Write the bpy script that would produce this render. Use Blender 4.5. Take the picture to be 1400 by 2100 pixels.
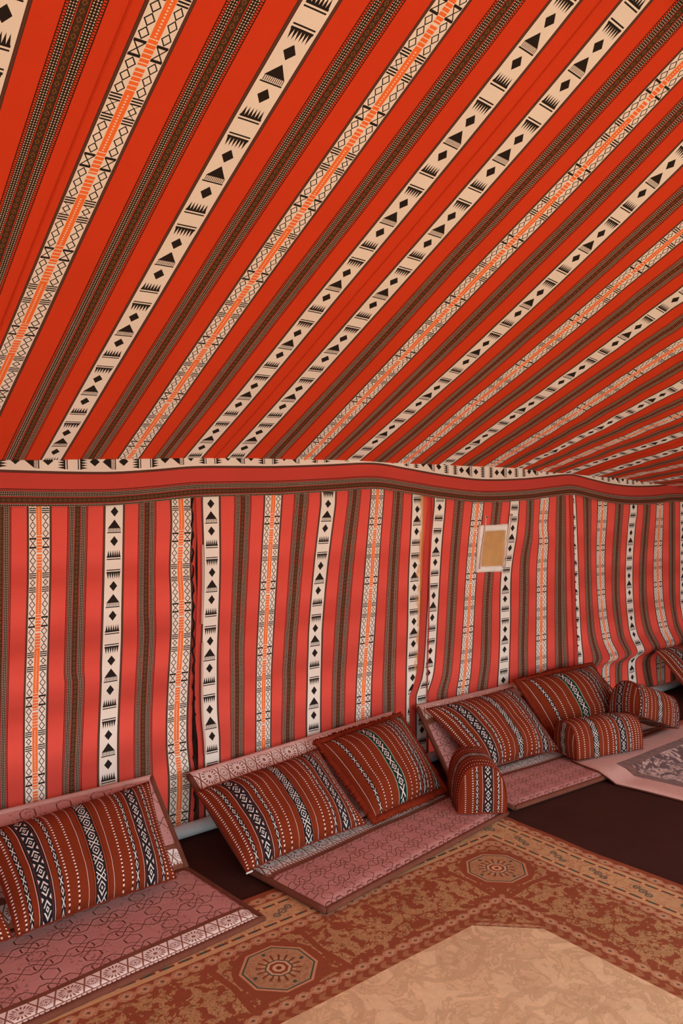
import bpy, bmesh, math, random
import numpy as np
from mathutils import Vector, noise, Matrix

random.seed(4)
for _o in list(bpy.data.objects):
    bpy.data.objects.remove(_o)
SC = bpy.context.scene
COL = SC.collection

# ------------------------------------------------------------------ camera
WALL = 3.384                                     # distance from the camera foot to the back wall (m)
YAW, PITCH, ROLL, FPX = 0.6795, -0.0204, 0.0066, 1624.8
cam = bpy.data.cameras.new('camera')
cam.sensor_fit = 'VERTICAL'
cam.sensor_height = 36.0
cam.lens = FPX / 2100 * 36.0
cam.clip_start = 0.05
camo = bpy.data.objects.new('camera', cam)
COL.objects.link(camo)
camo.matrix_world = (Matrix.Translation((0, 0, 1.6)) @ Matrix.Rotation(-YAW, 4, 'Z')
                     @ Matrix.Rotation(math.pi / 2 + PITCH, 4, 'X') @ Matrix.Rotation(-ROLL, 4, 'Z'))
SC.camera = camo

# ------------------------------------------------------------------ world, sun, exposure
W = bpy.data.worlds.new('sky')
SC.world = W
W.use_nodes = True
wn = W.node_tree
wn.nodes.clear()
_bg = wn.nodes.new('ShaderNodeBackground')
_out = wn.nodes.new('ShaderNodeOutputWorld')
_bg.inputs['Color'].default_value = (0.88, 0.95, 1.02, 1)
_bg.inputs['Strength'].default_value = 6.5
wn.links.new(_bg.outputs[0], _out.inputs['Surface'])

_s = bpy.data.lights.new('sun', 'SUN')
_s.energy = 8.0
_s.angle = 0.01
_s.color = (1.0, 0.9, 0.76)
_so = bpy.data.objects.new('sun', _s)
COL.objects.link(_so)
_so.rotation_euler = Vector((-0.45, 0.42, 0.79)).to_track_quat('Z', 'Y').to_euler()     # high sun over the left end of the tent

SC.view_settings.view_transform = 'Standard'
SC.view_settings.look = 'None'
SC.view_settings.exposure = -0.70
SC.view_settings.gamma = 1.0
SC.view_settings.use_curve_mapping = False
SC.cycles.use_denoising = True
SC.cycles.max_bounces = 8
SC.cycles.diffuse_bounces = 6
SC.cycles.caustics_reflective = False
SC.cycles.caustics_refractive = False


# ------------------------------------------------------------------ node expression helper
class G:
    """A material whose colour is written as arithmetic on the UV coordinates."""
    def __init__(s, name, rough=0.92, sheen=0.0):
        s.m = bpy.data.materials.new(name)
        s.m.use_nodes = True
        s.t = s.m.node_tree
        s.t.nodes.clear()
        s.out = s.t.nodes.new('ShaderNodeOutputMaterial')
        s.b = s.t.nodes.new('ShaderNodeBsdfPrincipled')
        s.b.inputs['Roughness'].default_value = rough
        s.b.inputs['Specular IOR Level'].default_value = 0.12
        if sheen:
            s.b.inputs['Sheen Weight'].default_value = sheen
        s.t.links.new(s.b.outputs[0], s.out.inputs[0])
        uv = s.t.nodes.new('ShaderNodeUVMap')
        uv.uv_map = 'UVMap'
        sp = s.t.nodes.new('ShaderNodeSeparateXYZ')
        s.t.links.new(uv.outputs[0], sp.inputs[0])
        s.uvs = uv.outputs[0]
        s.x = E(s, sp.outputs[0])
        s.y = E(s, sp.outputs[1])
        s.trans = 0.0                                # share of light let through thin cloth

    def math(s, op, *a):
        if all(not isinstance(q, E) for q in a):
            raise ValueError('constants only')
        n = s.t.nodes.new('ShaderNodeMath')
        n.operation = op
        for i, q in enumerate(a):
            if isinstance(q, E):
                s.t.links.new(q.k, n.inputs[i])
            else:
                n.inputs[i].default_value = float(q)
        return E(s, n.outputs[0])

    def mix(s, f, a, b):
        n = s.t.nodes.new('ShaderNodeMix')
        n.data_type = 'RGBA'
        n.clamp_factor = True
        if isinstance(f, E):
            s.t.links.new(f.k, n.inputs[0])
        else:
            n.inputs[0].default_value = f
        for q, i in ((a, 6), (b, 7)):
            if isinstance(q, tuple):
                n.inputs[i].default_value = (*q, 1)
            else:
                s.t.links.new(q, n.inputs[i])
        return n.outputs[2]

    def noise(s, scale, detail=2.0, rough=0.5, dist=0.0, vec=None, sx=1.0, sy=1.0):
        n = s.t.nodes.new('ShaderNodeTexNoise')
        n.inputs['Scale'].default_value = scale
        n.inputs['Detail'].default_value = detail
        n.inputs['Roughness'].default_value = rough
        n.inputs['Distortion'].default_value = dist
        v = vec
        if v is None:
            v = s.vec(s.x * sx, s.y * sy)
        s.t.links.new(v, n.inputs['Vector'])
        return E(s, n.outputs['Fac'])

    def vec(s, x, y):
        n = s.t.nodes.new('ShaderNodeCombineXYZ')
        for i, q in ((0, x), (1, y)):
            if isinstance(q, E):
                s.t.links.new(q.k, n.inputs[i])
            else:
                n.inputs[i].default_value = q
        return n.outputs[0]

    def obj(s):
        n = s.t.nodes.new('ShaderNodeTexCoord')
        return n.outputs['Object']

    def scalecol(s, c, f):
        n = s.t.nodes.new('ShaderNodeVectorMath')
        n.operation = 'SCALE'
        s.t.links.new(c, n.inputs[0]) if not isinstance(c, tuple) else n.inputs[0].__setattr__('default_value', c)
        s.t.links.new(f.k, n.inputs['Scale'])
        return n.outputs[0]

    def done(s, col, height=None, hd=0.002, hs=0.5):
        if isinstance(col, tuple):
            s.b.inputs['Base Color'].default_value = (*col, 1)
        else:
            s.t.links.new(col, s.b.inputs['Base Color'])
        if height is not None:
            n = s.t.nodes.new('ShaderNodeBump')
            n.inputs['Distance'].default_value = hd
            n.inputs['Strength'].default_value = hs
            s.t.links.new(height.k, n.inputs['Height'])
            s.t.links.new(n.outputs[0], s.b.inputs['Normal'])
        if s.trans:
            tr = s.t.nodes.new('ShaderNodeBsdfTranslucent')
            mx = s.t.nodes.new('ShaderNodeMixShader')
            mx.inputs[0].default_value = s.trans
            s.t.links.new(s.b.outputs[0], mx.inputs[1])
            s.t.links.new(tr.outputs[0], mx.inputs[2])
            s.t.links.new(mx.outputs[0], s.out.inputs[0])
            if isinstance(col, tuple):
                tr.inputs['Color'].default_value = (*col, 1)
            else:
                s.t.links.new(col, tr.inputs['Color'])
        return s.m


class E:
    def __init__(s, g, k):
        s.g, s.k = g, k

    def __add__(s, o): return s.g.math('ADD', s, o)
    __radd__ = __add__
    def __sub__(s, o): return s.g.math('SUBTRACT', s, o)
    def __rsub__(s, o): return s.g.math('SUBTRACT', o, s)
    def __mul__(s, o): return s.g.math('MULTIPLY', s, o)
    __rmul__ = __mul__
    def __truediv__(s, o): return s.g.math('DIVIDE', s, o)
    def __lt__(s, o): return s.g.math('LESS_THAN', s, o)
    def __gt__(s, o): return s.g.math('GREATER_THAN', s, o)
    def __abs__(s): return s.g.math('ABSOLUTE', s)
    def fr(s): return s.g.math('FRACT', s)
    def fl(s): return s.g.math('FLOOR', s)
    def sin(s): return s.g.math('SINE', s)
    def mx(s, o): return s.g.math('MAXIMUM', s, o)
    def mn(s, o): return s.g.math('MINIMUM', s, o)
    def tri(s): return abs(s.fr() - 0.5)           # 0.5 at integers, 0 half way
    def near(s, c, w): return s.g.math('COMPARE', s, c, w)   # 1 where |s-c| <= w
    def step(s, lo, hi):                            # smooth ramp lo..hi
        n = s.g.t.nodes.new('ShaderNodeMapRange')
        n.interpolation_type = 'SMOOTHSTEP'
        s.g.t.links.new(s.k, n.inputs[0])
        n.inputs[1].default_value = lo
        n.inputs[2].default_value = hi
        return E(s.g, n.outputs[0])


# ------------------------------------------------------------------ tent cloth: one material per woven stripe
RED, RED_W = (0.60, 0.048, 0.013), (0.57, 0.068, 0.047)  # wall red is pinker: backlight and sky light put into its colour
WHITE, BLACK, EDGE = (0.80, 0.71, 0.60), (0.022, 0.015, 0.011), (0.075, 0.024, 0.016)
ORANGE = (0.86, 0.17, 0.035)
CLOTH_T = 0.03
PW_D, PW_C, PW_H = 0.157, 0.163, 0.135              # half widths in units of the stripe pitch


def wear(g, col, amt=0.14):
    ob = g.obj()
    n = g.noise(3.0, 3, 0.6, vec=ob)
    f = g.noise(420.0, 1, 0.5, vec=ob)
    k = (n - 0.5) * amt + (f - 0.5) * 0.16 + 1.0
    return g.scalecol(col, k), f


def edge_band(g, p, lo, hi):
    """dark woven edging between |p| = lo and hi, with a paler fleck"""
    fl = ((g.y * 60 + p * 160).fr() < 0.4) * p.near((lo + hi) / 2, (hi - lo) * 0.28)
    return p > lo, g.mix(fl * 0.55, EDGE, (0.24, 0.12, 0.075))


def mat_red(name, c, thin=1.0):
    g = G(name)
    col, f = wear(g, c)
    g.trans = CLOTH_T * thin
    return g.done(col, f, 0.0012, 0.25)


def mat_diamond(name, stain=0):
    g = G(name)
    p = g.x * PW_D
    a = abs(p)
    w = g.y.fr()
    s = abs((g.y + 0.5).fr() - 0.5)
    def dia(d): return (a / 0.057 + d / 0.068) < 1.0
    m = dia(s).mx(dia(abs(w - 0.397)))
    m = m.mx((a < (w - 0.106) * 0.79) * w.near(0.165, 0.059))
    lim = a < 0.094
    m = m.mx(lim * w.near(0.247, 0.023) * ((p * 58).fr() < 0.42))
    m = m.mx((a < 0.1) * w.near(0.281, 0.007))
    x = abs(((p + 0.095) / 0.0317).fr() - 0.5)
    m = m.mx(lim * w.near(0.557, 0.043) * (x < (w - 0.514) * 5.8))
    m = m.mx((a < 0.1) * w.near(0.606, 0.010).mx(w.near(0.638, 0.007)))
    m = m.mx(lim * w.near(0.864, 0.043) * (x < (0.907 - w) * 5.8))
    m = m.mx((a < 0.1) * w.near(0.815, 0.010).mx(w.near(0.783, 0.007)))
    e, ec = edge_band(g, a, 0.125, 0.157)
    col = g.mix(e, g.mix(m, WHITE, BLACK), ec)
    if stain:                                        # rusty water stain down one side
        n = g.noise(5.0, 3, 0.6, vec=g.vec(g.x * 0.4, g.y))
        col = g.mix((g.x * stain + (n - 0.5) * 2.2).step(0.25, 0.75) * 0.75, col, (0.62, 0.24, 0.045))
    col, f = wear(g, col)
    g.trans = CLOTH_T
    return g.done(col, f, 0.0012, 0.25)


def mat_chain(name):
    g = G(name)
    p = g.x * PW_C
    a = abs(p)
    s = abs((g.y + 0.5).fr() - 0.5)
    q = abs(a - 0.085)
    ink = (q < 0.046) * s.near(0.06, 0.008).mx(s.near(0.385, 0.007)).mx(s.near(0.41, 0.007)).mx(s.near(0.435, 0.007))
    ink = ink.mx((s < 0.052) * (abs(q - s * 0.8) < 0.0062).mx((s > 0.045) * (q < 0.041)))
    r = abs(((s - 0.07) / 0.1017).fr() - 0.5) * 0.1017
    ink = ink.mx((abs(q / 0.036 + r / 0.045 - 1.0) < 0.17) * s.near(0.2225, 0.153))
    ink = ink.mx((s > 0.44) * (abs(q / 0.03 + (0.5 - s) / 0.034 - 1.0) < 0.2).mx(abs(q - abs(0.468 - s) * 1.1) < 0.004))
    w = (g.y + 0.1).fr()
    bars = w < 0.46
    gap = bars * (((w * 26.0).fr() < 0.2).mx(w.near(0.23, 0.012)))
    dot = (1.0 - bars) * (a < 0.007) * ((g.y * 40).fr() < 0.42)
    o = a < 0.036
    e, ec = edge_band(g, a, 0.135, 0.163)
    col = g.mix(o, g.mix(ink, WHITE, BLACK), g.mix(gap.mx(dot), ORANGE, WHITE))
    col = g.mix(e, col, ec)
    col, f = wear(g, col)
    g.trans = CLOTH_T
    return g.done(col, f, 0.0012, 0.25)


def mat_check(name, red):
    g = G(name)
    p = g.x * PW_H
    a = abs(p)
    rows = g.y * 47.0
    fx = abs(((a - 0.042) / 0.0213).fr() - 0.5)
    fy = abs(rows.fr() - 0.5)
    dots = a.near(0.074, 0.032) * ((fx + fy) < 0.35)
    col = g.mix(dots, (0.024, 0.013, 0.009), (0.60, 0.47, 0.33))
    tick = a.near(0.1165, 0.0105) * (fy > 0.17)
    col = g.mix(tick.mx(a.near(0.0375, 0.0035)), col, red)
    mot = abs(a / 0.02 + abs((g.y * 16).fr() - 0.5) / 0.42 - 0.8) < 0.22
    col = g.mix(a < 0.029, col, g.mix(mot, (0.06, 0.032, 0.016), (0.2, 0.075, 0.022)))
    col, f = wear(g, col)
    g.trans = CLOTH_T
    return g.done(col, f, 0.0012, 0.25)


M = {}
M['red'] = mat_red('roof cloth red', RED)
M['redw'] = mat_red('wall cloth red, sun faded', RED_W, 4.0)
M['D'] = mat_diamond('cloth stripe diamonds')
M['Ds'] = mat_diamond('cloth stripe diamonds, stained right', 1)
M['Dl'] = mat_diamond('cloth stripe diamonds, stained left', -1)
M['C'] = mat_chain('cloth stripe lattice and orange')
M['H'] = mat_check('cloth stripe checks', RED)
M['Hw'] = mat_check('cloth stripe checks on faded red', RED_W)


def plain(name, c, rough=0.8, bump=None, var=0.1, scale=6.0, sheen=0.0):
    g = G(name, rough, sheen)
    ob = g.obj()
    n = g.noise(scale, 3, 0.6, vec=ob)
    f = g.noise(scale * 40, 2, 0.6, vec=ob)
    col = g.scalecol(c, (n - 0.5) * var * 2 + (f - 0.5) * 0.3 + 1.0)
    return g.done(col, f, bump or 0.001, 0.4)


# ------------------------------------------------------------------ mesh helpers
def link(name, verts, faces, mats, mi=None, uvs=None, parent=None, smooth=True):
    me = bpy.data.meshes.new(name)
    me.from_pydata([tuple(v) for v in verts], [], faces)
    for m in (mats if isinstance(mats, (list, tuple)) else [mats]):
        me.materials.append(m)
    if mi is not None:
        me.polygons.foreach_set('material_index', mi)
    if uvs is not None:
        l = me.uv_layers.new(name='UVMap')
        l.data.foreach_set('uv', [c for f in uvs for q in f for c in q])
    if smooth:
        me.polygons.foreach_set('use_smooth', [True] * len(me.polygons))
    me.update()
    o = bpy.data.objects.new(name, me)
    COL.objects.link(o)
    if parent is not None:
        o.parent = parent
    return o


def tag(o, label=None, cat=None, group=None, kind=None):
    if label: o['label'] = label
    if cat: o['category'] = cat
    if group: o['group'] = group
    if kind: o['kind'] = kind
    return o


def empty(name, loc, **kw):
    o = bpy.data.objects.new(name, None)
    o.empty_display_size = 0.1
    o.location = loc
    COL.objects.link(o)
    return tag(o, **kw)


def from_bm(name, bm, mat, parent=None, smooth=True):
    me = bpy.data.meshes.new(name)
    bm.normal_update()
    bm.to_mesh(me)
    bm.free()
    for m in (mat if isinstance(mat, (list, tuple)) else [mat]):
        me.materials.append(m)
    if smooth:
        me.polygons.foreach_set('use_smooth', [True] * len(me.polygons))
    o = bpy.data.objects.new(name, me)
    COL.objects.link(o)
    if parent is not None:
        o.parent = parent
    return o


def strips_between(u0, u1, origin, wall=False):
    """woven stripes of the tent cloth from u0 to u1: diamonds at even numbers, lattice at odd, checks at halves"""
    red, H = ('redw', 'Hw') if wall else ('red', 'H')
    marks = []
    k0, k1 = math.floor((u0 - origin) * 2) - 1, math.ceil((u1 - origin) * 2) + 1
    for k in range(k0, k1 + 1):
        c = origin + k / 2
        if k % 2:
            marks.append((c, PW_H, H))
        elif (k // 2) % 2 == 0:
            marks.append((c, PW_D, 'D'))
        else:
            marks.append((c, PW_C, 'C'))
    out, prev = [], u0
    for c, h, m in marks:
        if c + h <= u0 or c - h >= u1:
            continue
        a, b = max(c - h, u0), min(c + h, u1)
        if a > prev + 1e-6:
            out.append((prev, a, red, None))
        out.append((a, b, m, (c, h)))
        prev = b
    if u1 > prev + 1e-6:
        out.append((prev, u1, red, None))
    return out


def striped(name, strips, rows, pos, vfun, parent=None, nsub=None):
    """cloth made of stripes; pos(u, r) -> point, vfun(u_centre, r) -> pattern coordinate along the stripe"""
    mats, mid, V, F, MI, UV = [], {}, [], [], [], []
    R = len(rows)
    for a, b, m, ch in strips:
        if m not in mid:
            mid[m] = len(mats)
            mats.append(M[m])
        n = (nsub or {}).get(m, 2)
        base = len(V)
        for i in range(n + 1):
            u = a + (b - a) * i / n
            for r in rows:
                V.append(pos(u, r))
        c = ch[0] if ch else (a + b) / 2
        h = ch[1] if ch else 0.2
        vs = [vfun(c, r) for r in rows]
        for i in range(n):
            U0 = (a + (b - a) * i / n - c) / h
            U1 = (a + (b - a) * (i + 1) / n - c) / h
            for j in range(R - 1):
                q = base + i * R + j
                F.append((q, q + R, q + R + 1, q + 1))
                MI.append(mid[m])
                UV.append(((U0, vs[j]), (U1, vs[j]), (U1, vs[j + 1]), (U0, vs[j + 1])))
    o = link(name, V, F, mats, MI, UV, parent)
    bm = bmesh.new()
    bm.from_mesh(o.data)
    bmesh.ops.remove_doubles(bm, verts=bm.verts, dist=1e-5)
    bm.to_mesh(o.data)
    bm.free()
    return o


def nz(x, y, z=0.0):
    return noise.noise((x, y, z))


# ------------------------------------------------------------------ the roof
RIDGE_Y, EAVE_Y, EAVE_Z = 1.10, -0.90, 2.25


def roof_z(X, Y):
    s = max(X - 1.0, 0.0)
    sag = 0.01 * s * s * (1 + 2.173 * (WALL - max(Y, 0.6)))
    if sag > 0.4:
        sag = 0.4 + 0.3 * math.tanh((sag - 0.4) / 0.3)
    return 3.755 - 0.606 * Y + 0.037 * X - 0.003 * (WALL - Y) ** 2 - sag


ROOF_X = {  # stripe number -> (curve of its distance along the wall, nearest reliable depth)
    -12: ((-1.95,), 1), -4: ((0.535,), 1), -3.5: ((0.688,), 1), -3: ((-0.0421, 0.8422), 1.2), -2.5: ((-0.02, 1.022), 1.2),
    -2: ((-0.0448, 1.1849), 1.2), -1: ((-0.038, 1.5264), 1.2), 0: ((-0.0168, -0.0376, 1.8602), 1.2),
    10: ((-0.0186, -0.0268, 2.0829), 1.2), 11: ((0.0247, 2.4447), 1.2), 12: ((-0.0488, 0.0312, 2.807), 1.3),
    13: ((0.048, 3.1338), 1.6), 14: ((-0.032, 0.0357, 3.5041), 1.8), 15: ((0.0784, 3.862), 2.0),
    16: ((0.0244, 4.201), 2.3), 17: ((-0.0597, 4.5402), 2.3), 18: ((-0.1203, 4.8531), 2.6),
    20: ((0.0335, 5.065), 2.7), 30: ((0.0335, 8.6), 2.7)}
ROOF_V = {-2: (-0.0109, 3.4381, -5.8393), 0: (-0.0077, 3.4106, -4.6967), 10: (-0.0269, 3.4705, -4.6841),
          12: (-0.0658, 3.4998, -5.0668), 14: (-0.0603, 3.3924, -6.7295), 16: (0, 2.9956, -6.9842)}
CH_PH = {-3: 0.343, -1: 0.77, 11: 0.777, 13: 0.19}
for _u, _a, _b in ((0.325, 0, 10), (9.675, 0, 10), (18.325, 18, 20), (19.675, 18, 20)):     # the two sewn joints
    _p, _q = ROOF_X[_a], ROOF_X[_b]
    _n = max(len(_p[0]), len(_q[0]))
    ROOF_X[_u] = (tuple((np.pad(_p[0], (_n - len(_p[0]), 0)) + np.pad(_q[0], (_n - len(_q[0]), 0))) / 2), max(_p[1], _q[1]))
RK = sorted(ROOF_X)
VK = sorted(ROOF_V)


def roof_x(u, Y):
    xs = [np.polyval(ROOF_X[k][0], max(Y, ROOF_X[k][1]) - 2.4) for k in RK]
    return float(np.interp(u, RK, xs))


def roof_v(c, Y):
    v = float(np.interp(c, VK, [np.polyval(ROOF_V[k], Y) for k in VK]))
    if c == int(c) and int(c) % 2:
        v -= CH_PH.get(int(c), 0.3)
    return v


def roof_pos(u, Y):
    X = roof_x(u, Y)
    z = roof_z(X, Y)
    far = min(max((X - 2.6) / 2.0, 0), 1)
    z += 0.010 * nz(X * 1.3, Y * 1.1) + 0.004 * nz(X * 3.0, Y * 2.2, 3)
    z += far * (0.006 * nz(X * 2.2 + 5, Y * 9.0, 7) + 0.009 * nz(X * 3.6 + Y * 3 + 1, Y * 15.0 - X * 2, 2) * max(nz(X * 0.8, Y * 1.2, 9) + 0.45, 0))
    return (X, Y, z)


roof_rows = [WALL + 0.16, WALL + 0.06] + [WALL - 0.012 - (WALL - 0.012 - RIDGE_Y) * (i / 120) for i in range(121)]
_strips = strips_between(-11.9, 0.325, 0) + strips_between(9.675, 18.325, 10) + strips_between(19.675, 29.5, 20)
ceiling = striped('ceiling', _strips, roof_rows, roof_pos, roof_v)
tag(ceiling, 'sloping tent roof of red cloth woven with dark and white patterned stripes', kind='structure')

# sewn welts where two widths of roof cloth meet
for us in (-3.24, 0.325, 18.325):
    V, F = [], []
    rr = roof_rows[::2]
    for Y in rr:
        X, y, z = roof_pos(us + 1e-4, Y)
        for dx, dz in ((-0.0035, -0.001), (-0.0025, -0.003), (0.0, -0.004), (0.0025, -0.003), (0.0035, -0.001)):
            V.append((X + dx, y, z + dz))
    for j in range(len(rr) - 1):
        for i in range(4):
            q = j * 5 + i
            F.append((q, q + 5, q + 6, q + 1))
    link('seam', V, F, M['red'], parent=ceiling)

# the far slope of the roof, behind the camera, down to the open front eave


OPEN_X = 6.2                                    # the front is open left of this, hung with cloth right of it


def front_pos(u, t):
    X = roof_x(u, 1.0)
    zr = roof_pos(u, RIDGE_Y)[2]
    return (X, RIDGE_Y + (EAVE_Y - RIDGE_Y) * t, zr + (EAVE_Z - zr) * t)


striped('front_slope', _strips, [i / 8 for i in range(9)], front_pos, lambda c, t: t * 10, parent=ceiling)

# ------------------------------------------------------------------ the wall: four hung widths of cloth
P1 = {
 -0.5: [(1.561, 0.9541), (1.014, 0.9404), (0.528, 0.9238)],
 0: [(1.561, 1.1067), (1.311, 1.1052), (1.028, 1.0951), (0.699, 1.0796), (0.396, 1.0753)],
 0.5: [(1.556, 1.2739), (0.841, 1.246), (0.798, 1.2519), (0.379, 1.2301)],
 1: [(1.556, 1.4407), (1.197, 1.4292), (0.871, 1.4159), (0.541, 1.3996), (0.41, 1.3974)],
 1.5: [(1.567, 1.5976), (1.082, 1.5844), (0.971, 1.5878), (0.612, 1.5665), (0.345, 1.5632)],
 2: [(1.584, 1.7661), (1.476, 1.7699), (1.271, 1.7573), (1.106, 1.7656), (0.914, 1.7608), (0.657, 1.7424), (0.434, 1.7347), (0.257, 1.7479), (0.039, 1.7351)]}
P2 = {
 1: [(1.568, 1.9174), (1.232, 1.9217), (0.896, 1.9098), (0.764, 1.9056), (0.558, 1.9047), (0.424, 1.9169)],
 1.5: [(1.554, 2.0993), (0.878, 2.0581), (0.674, 2.0587), (0.359, 2.0542)],
 2: [(1.587, 2.2838), (1.196, 2.2499), (0.709, 2.2182), (0.367, 2.2135)],
 2.5: [(1.596, 2.4651), (1.23, 2.425), (0.686, 2.3759), (0.625, 2.3772), (0.376, 2.3626)],
 3: [(1.555, 2.6424), (1.222, 2.5895), (0.892, 2.5503), (0.761, 2.5458), (0.432, 2.533)],
 3.5: [(1.613, 2.8305), (1.209, 2.7682), (0.638, 2.7077), (0.365, 2.6964)],
 4: [(1.612, 2.999), (1.147, 2.953), (0.612, 2.8923), (0.366, 2.8759)],
 4.5: [(1.6, 3.1613), (1.136, 3.1163), (0.584, 3.0817), (0.36, 3.0801)],
 5: [(1.518, 3.316), (1.378, 3.3095), (1.165, 3.2935), (1.032, 3.2886), (0.826, 3.2833), (0.684, 3.2763), (0.27, 3.2635)]}
P3 = {
 1: [(1.539, 3.5028), (1.332, 3.4761), (1.196, 3.4627), (0.986, 3.4446), (0.857, 3.4312), (0.652, 3.4133), (0.513, 3.3916), (0.406, 3.3394)],
 1.5: [(1.567, 3.6812), (1.102, 3.6195), (0.515, 3.5613), (0.389, 3.5132)],
 2: [(1.553, 3.8492), (1.091, 3.778), (0.493, 3.7146), (0.373, 3.6929)],
 2.5: [(1.529, 4.0343), (0.967, 3.9358), (0.521, 3.9102), (0.369, 3.8751)],
 3: [(1.538, 4.2109), (1.298, 4.1702), (1.068, 4.116), (0.723, 4.1097), (0.38, 4.0886)],
 3.5: [(1.561, 4.3769), (1.346, 4.3621), (1.173, 4.3145), (0.936, 4.3086), (0.585, 4.2899), (0.395, 4.2966)],
 4: [(1.56, 4.5341), (1.378, 4.5103), (1.281, 4.5258), (1.102, 4.5058), (0.681, 4.4939), (0.391, 4.4878)],
 4.5: [(1.582, 4.7183), (1.276, 4.7121), (0.782, 4.7039), (0.374, 4.7049)],
 4.72: [(1.592, 4.8162), (0.955, 4.8447), (0.385, 4.8765)]}
P4 = {
 4.96: [(1.592, 4.8221), (0.955, 4.8506), (0.384, 4.8825)],
 5: [(1.585, 4.8572), (0.951, 4.9038), (0.442, 4.9272)],
 5.5: [(1.555, 5.0431), (1.133, 5.0552), (0.616, 5.0858), (0.4, 5.1356), (0.332, 5.0981)],
 6: [(1.514, 5.2496), (1.124, 5.2114), (0.731, 5.237), (0.528, 5.2821), (0.38, 5.3146), (0.332, 5.2821), (0.105, 5.2952)],
 6.5: [(1.496, 5.4723), (1.112, 5.4326), (0.781, 5.4229), (0.506, 5.4733), (0.369, 5.5072), (0.31, 5.4467), (0.075, 5.4536)],
 7: [(1.466, 5.6638), (1.319, 5.6293), (0.967, 5.5994), (0.609, 5.6374), (0.372, 5.6937), (0.283, 5.642), (0.128, 5.65)],
 7.5: [(1.463, 5.8558), (1.022, 5.8063), (0.676, 5.8185), (0.343, 5.9243), (0.253, 5.8586), (0.0, 5.9474)],
 8: [(1.487, 6.0553), (1.08, 6.0264), (0.725, 6.0501), (0.371, 6.1388), (0.28, 6.07)],
 8.5: [(1.501, 6.2472), (1.067, 6.2614), (0.706, 6.2627), (0.403, 6.3464), (0.28, 6.28)],
 9: [(1.498, 6.4222), (1.058, 6.4322), (0.691, 6.4338), (0.385, 6.5006), (0.28, 6.45)]}


def smooth_knots(pts):
    """(z, x) pairs -> monotone list for interpolation"""
    pts = sorted(pts)
    return [p[0] for p in pts], [p[1] for p in pts]


wall = empty('wall_back', (0, 0, 0), label='long tent wall hung with pinkish red striped cloth', kind='structure')
wall_rows = [1.735 - 1.735 * i / 76 for i in range(77)]


def hermite(z, zs, xs):
    if z <= zs[0]: return xs[0]
    if z >= zs[-1]: return xs[-1]
    i = int(np.searchsorted(zs, z)) - 1
    h = zs[i + 1] - zs[i]
    def sl(k):
        if k <= 0 or k >= len(zs) - 1: return 0.0
        return (xs[k + 1] - xs[k - 1]) / (zs[k + 1] - zs[k - 1])
    t = (z - zs[i]) / h
    a, b = (xs[i + 1] - xs[i]) / h if i == 0 else sl(i), (xs[i + 1] - xs[i]) / h if i + 1 == len(zs) - 1 else sl(i + 1)
    return ((2*t**3 - 3*t*t + 1) * xs[i] + (t**3 - 2*t*t + t) * h * a + (-2*t**3 + 3*t*t) * xs[i+1] + (t**3 - t*t) * h * b)


def wall_panel(knots, u0, u1, ph, chp, yoff=0.0, bulge=0.0, amp=0.008, stain=None):
    ks = sorted(knots)
    kn = [smooth_knots(knots[k]) for k in ks]

    def xat(u, z):
        xs = [hermite(z, a, b) for a, b in kn]
        if u < ks[0]: return xs[0] + (u - ks[0]) * 0.335
        if u > ks[-1]: return xs[-1] + (u - ks[-1]) * 0.38
        return float(np.interp(u, ks, xs))

    def pos(u, z):
        x = xat(u, z)
        y = WALL + yoff + amp * nz(x * 2.6, z * 1.3, 1.7) + amp * 0.5 * nz(x * 7, z * 1.0, 4)
        # slack cloth standing out low on the wall, tucked in underneath
        t = (z - 0.36) / 0.09
        b = math.exp(-t * t) if z > 0.36 else math.exp(-((z - 0.36) / 0.035) ** 2)
        y -= bulge * b * min(max((u - 5.0) / 0.9, 0), 1)
        return (x, y, z)

    def v(c, z):
        q = (1.6 + float(np.interp(c, sorted(ph), [ph[k] for k in sorted(ph)])) / 3 - z) * 3.0
        if c == int(c) and int(c) % 2 == 0:
            q -= chp
        return q
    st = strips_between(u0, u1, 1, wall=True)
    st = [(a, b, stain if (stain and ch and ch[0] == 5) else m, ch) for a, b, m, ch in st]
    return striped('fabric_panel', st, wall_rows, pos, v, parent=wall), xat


p1, x1 = wall_panel(P1, -10.5, 2.215, {1: -0.192}, 0.38, yoff=0.016)
p2, x2 = wall_panel(P2, 0.765, 5.30, {1: -0.102, 3: -0.129, 5: -0.25}, 0.25, stain='Ds')
p3, x3 = wall_panel(P3, 0.70, 4.86, {1: -0.826, 3: -1.664}, 0.3, yoff=-0.006)
p4, x4 = wall_panel(P4, 4.96, 13.4, {5: -0.9, 7: -0.907}, 0.3, yoff=-0.002, bulge=0.05, amp=0.012, stain='Dl')

# dark backing cloth seen through the lacing slit, and the lacing itself
M['dark'] = plain('dark backing cloth', (0.028, 0.014, 0.010), 0.95)
M['cord'] = plain('black lacing cord', (0.012, 0.010, 0.010), 0.8)
bm = bmesh.new()
bmesh.ops.create_grid(bm, x_segments=4, y_segments=20, size=0.5)
for v in bm.verts:
    v.co = Vector((1.832 + v.co.x * 0.10, WALL + 0.045 + 0.006 * nz(v.co.x * 5, v.co.y * 6), 0.85 + v.co.y * 1.70))
from_bm('backing_flap', bm, M['dark'], wall)


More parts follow.
